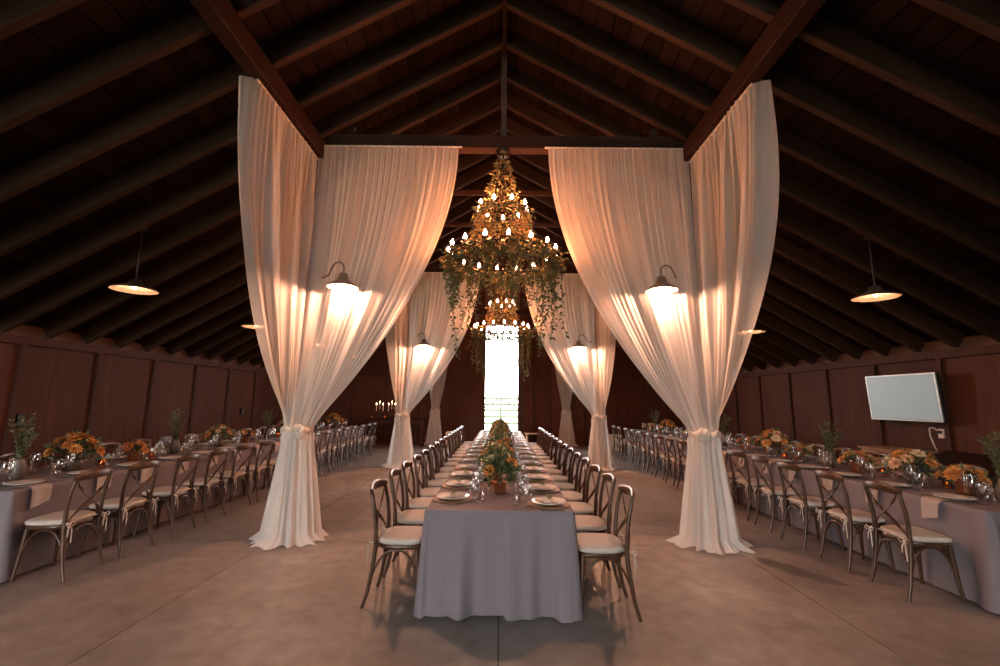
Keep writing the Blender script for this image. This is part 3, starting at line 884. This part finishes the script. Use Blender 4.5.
def napkin_fold():
    m = MB(); n = 14; vs = []
    for i in range(n + 1):
        for j in range(7):
            u, v = i / n * 2 - 1, j / 6 * 2 - 1
            w = .042 + .018 * abs(u)
            vs.append((u * .085, v * w, .021 + .012 * (1 - v * v) * (1 - .5 * u * u) + .004 * math.sin(9 * u + 3 * v)))
    fs = [(i * 7 + j, (i + 1) * 7 + j, (i + 1) * 7 + j + 1, i * 7 + j + 1) for i in range(n) for j in range(6)]
    m.add(vs, fs, 0, True)
    return m.mesh('napkin', M_napkinw)
nap_fold_m = napkin_fold()
def napkin_drape():
    m = MB(); vs = []; prof = [(-.20, .004), (-.12, .005), (-.05, .006), (-.015, .0075), (.012, .006), (.026, -.006), (.031, -.03), (.034, -.07), (.036, -.115), (.037, -.15)]
    for k, (d, z) in enumerate(prof):
        for j in range(9):
            v = j / 8 * 2 - 1
            wid = .085 * (1 - .10 * max(0, k - 5) / 4)
            vs.append((v * wid + .012 * max(0, k - 5) / 4, d + (.007 * math.sin(5 * v + 1) + .006 if k > 4 else 0), z - (.02 * v if k == 9 else 0)))
    fs = [(k * 9 + j, k * 9 + j + 1, (k + 1) * 9 + j + 1, (k + 1) * 9 + j) for k in range(len(prof) - 1) for j in range(8)]
    m.add(vs, fs, 0, True); m.add([(x, y_ + .0015, z - .003) for x, y_, z in vs], [f[::-1] for f in fs], 0, True)
    return m.mesh('napkin', M_napkin)
nap_drape_m = napkin_drape()
def sprig(rnd, n=16):
    m = MB()
    for i in range(n):
        u = i / n * 2 - 1
        m.leaf((u * .07, rnd.uniform(-.012, .012), .038 + rnd.uniform(0, .008)), (rnd.uniform(.2, 1), rnd.choice((-1, 1)) * rnd.uniform(.3, 1), rnd.uniform(0, .5)), (0, 0, 1), .04, .016, rnd.choice((0, 1)))
    m.tube([(-.08, 0, .038), (0, .004, .042), (.08, 0, .038)], .002, 5, mi=2)
    return m.mesh('sprig', LEAFM)
sprig_m = sprig(random.Random(4))
ZC = TH + .005
def setting(nm, s, i, x_edge, y, central, cutlery):
    """s = sign of the diner's side (edge lies towards s*X)"""
    rz = R(90) if s < 0 else R(-90)            # local -Y points to the diner
    where = (f'{ORD[i]} place from near end, {"left" if s < 0 else "right"} side of central table' if central else
             f'{ORD[i]} place from near end, {"aisle" if (nm == "left") == (s > 0) else "wall"} side of {nm} table')
    G = f'table settings on the {nm} table'
    j = lambda a: jit.uniform(-a, a)
    px = x_edge - s * .165; y = y + j(.012)
    zb = ZC
    if central:
        c = obj('charger_plate', charger_m, None, (px, y, zb)); tag(c, 'brown rattan charger, ' + where, 'charger', G); zb += .0125
    else:
        o = obj('napkin', nap_drape_m, None, (x_edge, y + j(.03), ZC), (0, 0, (R(90) if s > 0 else R(-90)) + PI)); tag(o, 'blush napkin over the edge, ' + where, 'napkin', G); zb += .008
    p = obj('dinner_plate', plate_m, None, (px, y, zb)); tag(p, 'white dinner plate, ' + where, 'plate', G)
    if central:
        t = thing('napkin', 'ivory napkin with green sprig, ' + where, 'napkin', (px, y, zb + .002), R(90) + R(j(14)), G)
        obj('cloth', nap_fold_m, t); obj('sprig', sprig_m, t)
    gx = px - s * .165
    for me, nm_, cat, dx, dy in ((wine_m, 'wine_glass', 'wine glass', -.025, .01), (gob_m, 'water_goblet', 'goblet', -.005, -.105), (flu_m, 'champagne_flute', 'flute', -.055, .10), (tum_m, 'tumbler', 'tumbler', -.085, -.055)):
        o = obj(nm_, me, None, (gx + s * dx + j(.012), y + dy + j(.015), ZC)); tag(o, f'clear {nm_.replace("_", " ")}, ' + where, cat, G)
    if cutlery:
        for me, nm_, d in ((fork_m, 'fork', -.19), (knife_m, 'knife', .19)):
            o = obj(nm_, me, None, (px, y + d * (1 if s < 0 else -1), ZC), (0, 0, R(90) if s > 0 else R(-90))); tag(o, f'steel {nm_} beside the plate, ' + where, nm_, G)
for s in (-1, 1):
    for i in range(CENTER_N):
        setting('central', s, i, s * .54, cy_center(s, i), True, i < 5)
for nm, s in (('left', -1), ('right', 1)):
    x0, x1, y0, y1 = TABLES[nm]
    for i in range(SIDE_N):
        setting(nm, -s, i, x1 if nm == 'left' else x0, cy_side(nm, i), False, i < 3)
        setting(nm, s, i, x0 if nm == 'left' else x1, cy_side(nm, i), False, False)

# ------------------------------------------------------------------ flowers and candles
def flower_mesh(rad, m_, seed):
    rnd = random.Random(seed); m = MB()
    for ringi, (n, r, el, z) in enumerate(((10, 1.0, .15, 0), (9, .85, .6, .12), (7, .6, 1.0, .2), (5, .38, 1.3, .22))):
        for k in range(n):
            a = 2 * PI * (k + .5 * ringi) / n + rnd.uniform(-.1, .1)
            d = Vector((math.cos(a) * math.cos(el), math.sin(a) * math.cos(el), math.sin(el)))
            m.leaf(Vector((math.cos(a), math.sin(a), 0)) * rad * .12 + Vector((0, 0, z * rad)), d, (0, 0, 1), rad * r, rad * r * .75, 0)
    m.lathe([(.001, -.3 * rad), (.18 * rad, -.2 * rad), (.22 * rad, .05 * rad), (.001, .2 * rad)], 6)
    return m.mesh('flower', m_)
FL = {c: flower_mesh(.062, mm, i) for i, (c, mm) in enumerate((('orange', M_flO), ('peach', M_flP), ('cream', M_flC), ('rust', M_flR)))}
vase_low = MB().lathe([(.001, .001), (.06, .001), (.085, .04), (.09, .08), (.075, .11), (.07, .115), (.065, .11), (.05, .06)], 18).mesh('vase', M_vase)
vase_cop = MB().lathe([(.001, .001), (.055, .001), (.06, .03), (.062, .11), (.066, .115), (.056, .112), (.05, .06)], 18).mesh('vase', M_copper)
vase_tall = MB().lathe([(.001, .001), (.045, .001), (.06, .05), (.06, .12), (.035, .17), (.038, .19), (.03, .185), (.03, .1)], 16).mesh('vase', M_vase)
def foliage(rnd, n, rx, rz, z0, size, mats=(0, 1, 3)):
    m = MB()
    for i in range(n):
        a = rnd.uniform(0, 2 * PI); el = rnd.uniform(-.15, 1.5); q = rnd.uniform(.45, 1.05)
        p = Vector((math.cos(a) * math.cos(el) * rx * q, math.sin(a) * math.cos(el) * rx * q, z0 + math.sin(el) * rz * q))
        d = Vector((math.cos(a) * math.cos(el), math.sin(a) * math.cos(el), math.sin(el) + rnd.uniform(-.5, .5)))
        m.leaf(p, d, (rnd.uniform(-1, 1), rnd.uniform(-1, 1), .5), size * rnd.uniform(.7, 1.4), size * rnd.uniform(.3, .5), rnd.choice(mats))
    for i in range(10):
        a = rnd.uniform(0, 2 * PI); m.tube([(0, 0, .04), (math.cos(a) * rx * .3, math.sin(a) * rx * .3, z0 + rz * .4), (math.cos(a) * rx * .7, math.sin(a) * rx * .7, z0 + rz * .75)], .003, 4, mi=2, cap=False)
    return m
def bouquet(seed, cols, nf, rx, rz, z0, nl, vm, lsize=.07, bias=None):
    rnd = random.Random(seed); t = thing('flower_arrangement', 'x', 'flowers')
    obj('vase', vm, t)
    o = foliage(rnd, nl, rx, rz, z0, lsize).build('foliage', LEAFM, t); o['kind'] = 'stuff'
    for i in range(nf):
        a = i * 2.4 + rnd.uniform(-.3, .3); el = lerp(1.45, .25, (i / max(1, nf - 1)) ** .8)
        p = Vector((math.cos(a) * math.cos(el) * rx, math.sin(a) * math.cos(el) * rx, z0 + math.sin(el) * rz * 1.05))
        f = obj('flower', FL[rnd.choice(cols)], t, p)
        d = Vector((math.cos(a) * math.cos(el), math.sin(a) * math.cos(el), math.sin(el) + .35))
        f.rotation_euler = d.to_track_quat('Z', 'Y').to_euler(); f.scale = (rnd.uniform(.8, 1.15),) * 3
    return t
def greens(seed):
    rnd = random.Random(seed); t = thing('greenery_vase', 'x', 'plant'); obj('vase', vase_tall, t)
    m = MB()
    for i in range(16):
        a = rnd.uniform(0, 2 * PI); h = rnd.uniform(.26, .46); o = rnd.uniform(.03, .15)
        pts = [(math.cos(a) * o * (k / 8) ** 1.5, math.sin(a) * o * (k / 8) ** 1.5, .12 + h * k / 8) for k in range(9)]
        m.tube(pts, .0025, 4, mi=2, cap=False)
        for k in range(2, 9):
            for q in range(5):
                b = rnd.uniform(0, 2 * PI)
                m.leaf(pts[k], (math.cos(b), math.sin(b), rnd.uniform(.3, 1.6)), (rnd.uniform(-1, 1), rnd.uniform(-1, 1), .3), rnd.uniform(.03, .055), rnd.uniform(.008, .014), rnd.choice((0, 1, 3)))
    o = m.build('sprigs', LEAFM, t); o['kind'] = 'stuff'
    return t
def votive():
    t = thing('candle_votive', 'x', 'candle')
    MB().lathe([(.001, .002), (.032, .002), (.036, .02), (.036, .08), (.034, .082), (.033, .02), (.001, .006)], 14).build('glass', M_amber, t)
    MB().lathe([(.028, .006), (.028, .045), (.001, .045)], 10).build('wax', M_wax, t)
    MB().lathe([(.001, .046), (.005, .054), (.004, .064), (.001, .074)], 6).build('flame', M_flame, t)
    return t
P = {'big': (bouquet(1, ['orange', 'peach', 'orange', 'cream'], 15, .20, .20, .13, 190, vase_low), []),
     'pale': (bouquet(2, ['cream', 'peach', 'cream', 'orange'], 16, .21, .18, .13, 190, vase_low), []),
     'low': (bouquet(3, ['rust', 'orange', 'peach'], 9, .15, .10, .10, 110, vase_cop, .055), []),
     'green': (greens(4), []),
     'wild': (bouquet(6, ['orange', 'peach', 'orange', 'cream'], 6, .19, .19, .15, 420, vase_cop, .075), []),
     'vot': (votive(), [])}
def put(kind, x, y, rz, label, group, scale=1.0):
    return place(P[kind][0], P[kind][1], (x, y, ZC), rz, label, group, scale)
DESC = {'big': 'rounded bouquet of orange and peach blooms', 'pale': 'wide bouquet of cream and peach blooms', 'low': 'low copper pot of rust and orange blooms', 'green': 'dark vase of tall green herb sprigs', 'wild': 'loose leafy arrangement with orange blooms'}
SEQ = {'left': [('green', 4.42), ('big', 4.98), ('low', 5.80), ('green', 6.5), ('big', 7.5), ('low', 8.3), ('green', 9.1), ('big', 10.0), ('low', 10.8), ('green', 11.6), ('big', 12.55), ('low', 13.2)],
       'right': [('green', 3.92), ('low', 4.22), ('pale', 4.75), ('low', 5.50), ('green', 5.92), ('low', 6.5), ('big', 7.1), ('low', 7.9), ('green', 8.6), ('big', 9.4), ('low', 10.2), ('big', 11.6), ('green', 12.4), ('low', 13.0)]}
for nm in ('left', 'right'):
    x0, x1, _, _ = TABLES[nm]; cx = (x0 + x1) / 2; cnt = {}
    for kind, y in SEQ[nm]:
        cnt[kind] = cnt.get(kind, 0) + 1
        put(kind, cx + jit.uniform(-.02, .02), y, jit.uniform(0, 6), f'{DESC[kind]}, {ORD[cnt[kind] - 1]} of its kind along the {nm} table', f'centrepieces on the {nm} table', jit.uniform(.92, 1.08))
    for k in range(12):
        y = 4.5 + k * .74
        if all(abs(y - q) > .17 for _, q in SEQ[nm]):
            put('vot', cx + jit.choice((-.09, .09)), y, 0, f'{ORD[k]} amber candle glass along the middle of the {nm} table', f'candle glasses on the {nm} table')
for k, y in enumerate([4.02, 4.72, 5.45, 6.2, 6.95, 7.7, 8.45, 9.2, 9.95, 10.7, 11.45]):
    kind = 'wild' if k % 3 != 2 else 'big'
    put(kind, -.03 + jit.uniform(-.03, .03), y, jit.uniform(0, 6), f'{DESC[kind]}, {ORD[k]} centrepiece from near end of central table', 'centrepieces on the central table', .86)
    if k: put('vot', jit.choice((-.07, .07)), y - .33, 0, f'amber candle glass just before the {ORD[k]} centrepiece of the central table', 'candle glasses on the central table')

# ------------------------------------------------------------------ along the walls
tv = thing('television', 'flat grey-lit television in a silver frame on the right wall', 'television', (6.10, 6.93, 1.63))
tv.rotation_euler = (0, R(-3), R(1))
MB().box((.02, 0, 0), (.05, 1.19, .70), bev=.01).build('housing', M_black, tv)
fr = MB(); fr.box((-.012, 0, .338), (.02, 1.19, .022), bev=.003).box((-.012, 0, -.338), (.02, 1.19, .022), bev=.003).box((-.012, .584, 0), (.02, .022, .67), bev=.003).box((-.012, -.584, 0), (.02, .022, .67), bev=.003)
fr.build('frame', M_silverframe, tv)
MB().box((-.008, 0, 0), (.012, 1.145, .655)).build('screen', M_screen, tv)
MB().box((.11, 0, 0), (.14, .3, .3), bev=.01).build('wall_bracket', M_black, tv)
t = thing('power_outlet', 'white outlet with plug under the television', 'outlet', (6.28, 6.55, 1.12))
MB().box((-.012, 0, 0), (.02, .09, .13), bev=.004).build('plate', M_white, t)
MB().box((-.035, 0, .02), (.03, .045, .045), bev=.005).build('plug', M_black, t)
o = MB().tube([(6.22, 6.55, 1.16), (6.18, 6.57, 1.20), (6.17, 6.62, 1.19), (6.18, 6.63, 1.08), (6.2, 6.61, .95), (6.22, 6.6, .875)], .009, 6).build('power_cable', M_cable)
tag(o, 'looped pale cable hanging from the outlet under the television', 'cable')
sb = thing('sideboard', 'pale pine sideboard with two drawers under the television', 'sideboard', (6.02, 7.0, 0))
MB().box((0, 0, .44), (.42, .92, .78), bev=.008).build('body', M_light, sb)
MB().box((-.01, 0, .845), (.46, .98, .03), bev=.006).build('top', M_light, sb)
for k in (-1, 1):
    d = MB().box((-.217, k * .225, .68), (.02, .42, .22), bev=.005).build('drawer', M_light, sb)
    MB().lathe([(.001, .0), (.014, .004), (.010, .02), (.001, .022)][::-1], 10).build('knob', M_black, d, (-.228, k * .225, .68)).rotation_euler = (0, R(-90), 0)
    d = MB().box((-.217, k * .225, .30), (.02, .42, .46), bev=.005).build('door', M_light, sb)
    MB().box((-.232, k * .05, .32), (.012, .012, .10)).build('handle', M_black, d)
for a in (-1, 1):
    for b in (-1, 1):
        MB().box((a * .17, b * .42, .025), (.05, .05, .05)).build('leg', M_light, sb)
ck = thing('storage_chest', 'dark sloping-lidded wooden chest against the right wall beside the sideboard', 'chest', (5.98, 5.92, 0))
m = MB(); v = [(-.24, -.52, 0), (.24, -.52, 0), (.24, .52, 0), (-.24, .52, 0), (-.24, -.52, .70), (.24, -.52, .86), (.24, .52, .86), (-.24, .52, .70)]
m.add(v, [(0, 3, 2, 1), (0, 1, 5, 4), (1, 2, 6, 5), (2, 3, 7, 6), (3, 0, 4, 7), (4, 5, 6, 7)]); m.build('body', M_black, ck)
MB().box((-.01, 0, .80), (.54, 1.08, .03), (0, -math.atan2(.16, .48), 0), bev=.006).build('lid', M_beam, ck)
MB().box((-.255, 0, .6), (.02, .12, .03), bev=.003).build('handle', M_silver, ck)
for k, (y, z, lb) in enumerate(((5.45 + 1.14 * .45, 1.20, 'small dark switch box on the left wall above the nearest bouquet'), (11.05, 1.20, 'small dark switch box on the left wall above the second bouquet'))):
    t = thing('switch_box', lb, 'switch', (-6.285, y, z), 0, 'switch boxes on the left wall')
    MB().box((.02, 0, 0), (.04, .10, .16), bev=.006).build('box', M_black, t); MB().box((.045, 0, 0), (.012, .02, .04)).build('toggle', M_galv, t)
# console with candelabra at the far left
cs = thing('console_table', 'dark narrow console table by the far wall behind the left drapes', 'table', (-3.5, 15.2, 0))
MB().box((0, 0, .885), (2.0, .42, .04), bev=.006).build('top', M_beam, cs)
MB().box((0, 0, .80), (1.9, .36, .12), bev=.004).build('apron', M_batten, cs)
for a in (-1, 1):
    for b in (-1, 1):
        MB().box((a * .93, b * .16, .43), (.06, .06, .86), bev=.004).build('leg', M_batten, cs)
def candelabra(x, lb):
    t = thing('candelabra', lb, 'candelabra', (x, 15.15, .906), 0, 'candelabra on the console')
    MB().lathe([(.08, 0), (.075, .015), (.015, .03), (.01, .10), (.018, .14), (.01, .18), (.01, .30)], 12).build('stand', M_black, t)
    for dx, h in ((-.11, .24), (0, .30), (.11, .24)):
        if dx: MB().tube([(0, 0, .16), (dx * .6, 0, .15), (dx, 0, .19), (dx, 0, h)], .007, 6).build('arm', M_black, t)
        c = MB().lathe([(.013, h), (.013, h + .20), (.001, h + .20)], 8, c=(dx, 0, 0)).build('candle', M_wax, t)
        MB().lathe([(.001, h + .205), (.009, h + .22), (.008, h + .235), (.001, h + .26)], 6, c=(dx, 0, 0)).build('flame', M_flame2, c)
candelabra(-4.02, 'left of two lit candelabra on the far console table'); candelabra(-3.62, 'right of two lit candelabra on the far console table')
for k, x in enumerate((-4.25, -3.83, -3.3)):
    o = place(P['vot'][0], P['vot'][1], (x, 15.1, .906), 0, f'{ORD[k]} amber candle glass from the left on the far console table', 'candle glasses on the console')
# far right corner
bn = thing('bench', 'low pale wooden bench against the far wall right of the doorway', 'bench', (1.30, 15.55, 0))
for k in range(3):
    MB().box((0, -.13 + k * .13, .43), (.95, .12, .035), bev=.005).build('plank', M_light, bn)
for a in (-1, 1):
    MB().box((a * .40, 0, .205), (.05, .36, .41), bev=.005).build('leg', M_light, bn)
bx_ = thing('storage_crate', 'small white slatted crate on the floor by the far right drapes', 'crate', (3.55, 14.7, 0))
for k in range(4):
    for a in (-1, 1):
        MB().box((0, a * .23, .07 + k * .12), (.5, .02, .11), bev=.004).build('slat', M_white, bx_)
        MB().box((a * .24, 0, .07 + k * .12), (.02, .44, .11), bev=.004).build('slat', M_white, bx_)
MB().box((0, 0, .03), (.46, .44, .02)).build('base', M_white, bx_)
bx2 = thing('storage_crate', 'small white slatted crate on the floor left of the central table, by the far wall', 'crate', (-1.55, 15.3, 0))
for ch in bx_.children: copy_tree(ch, bx2)
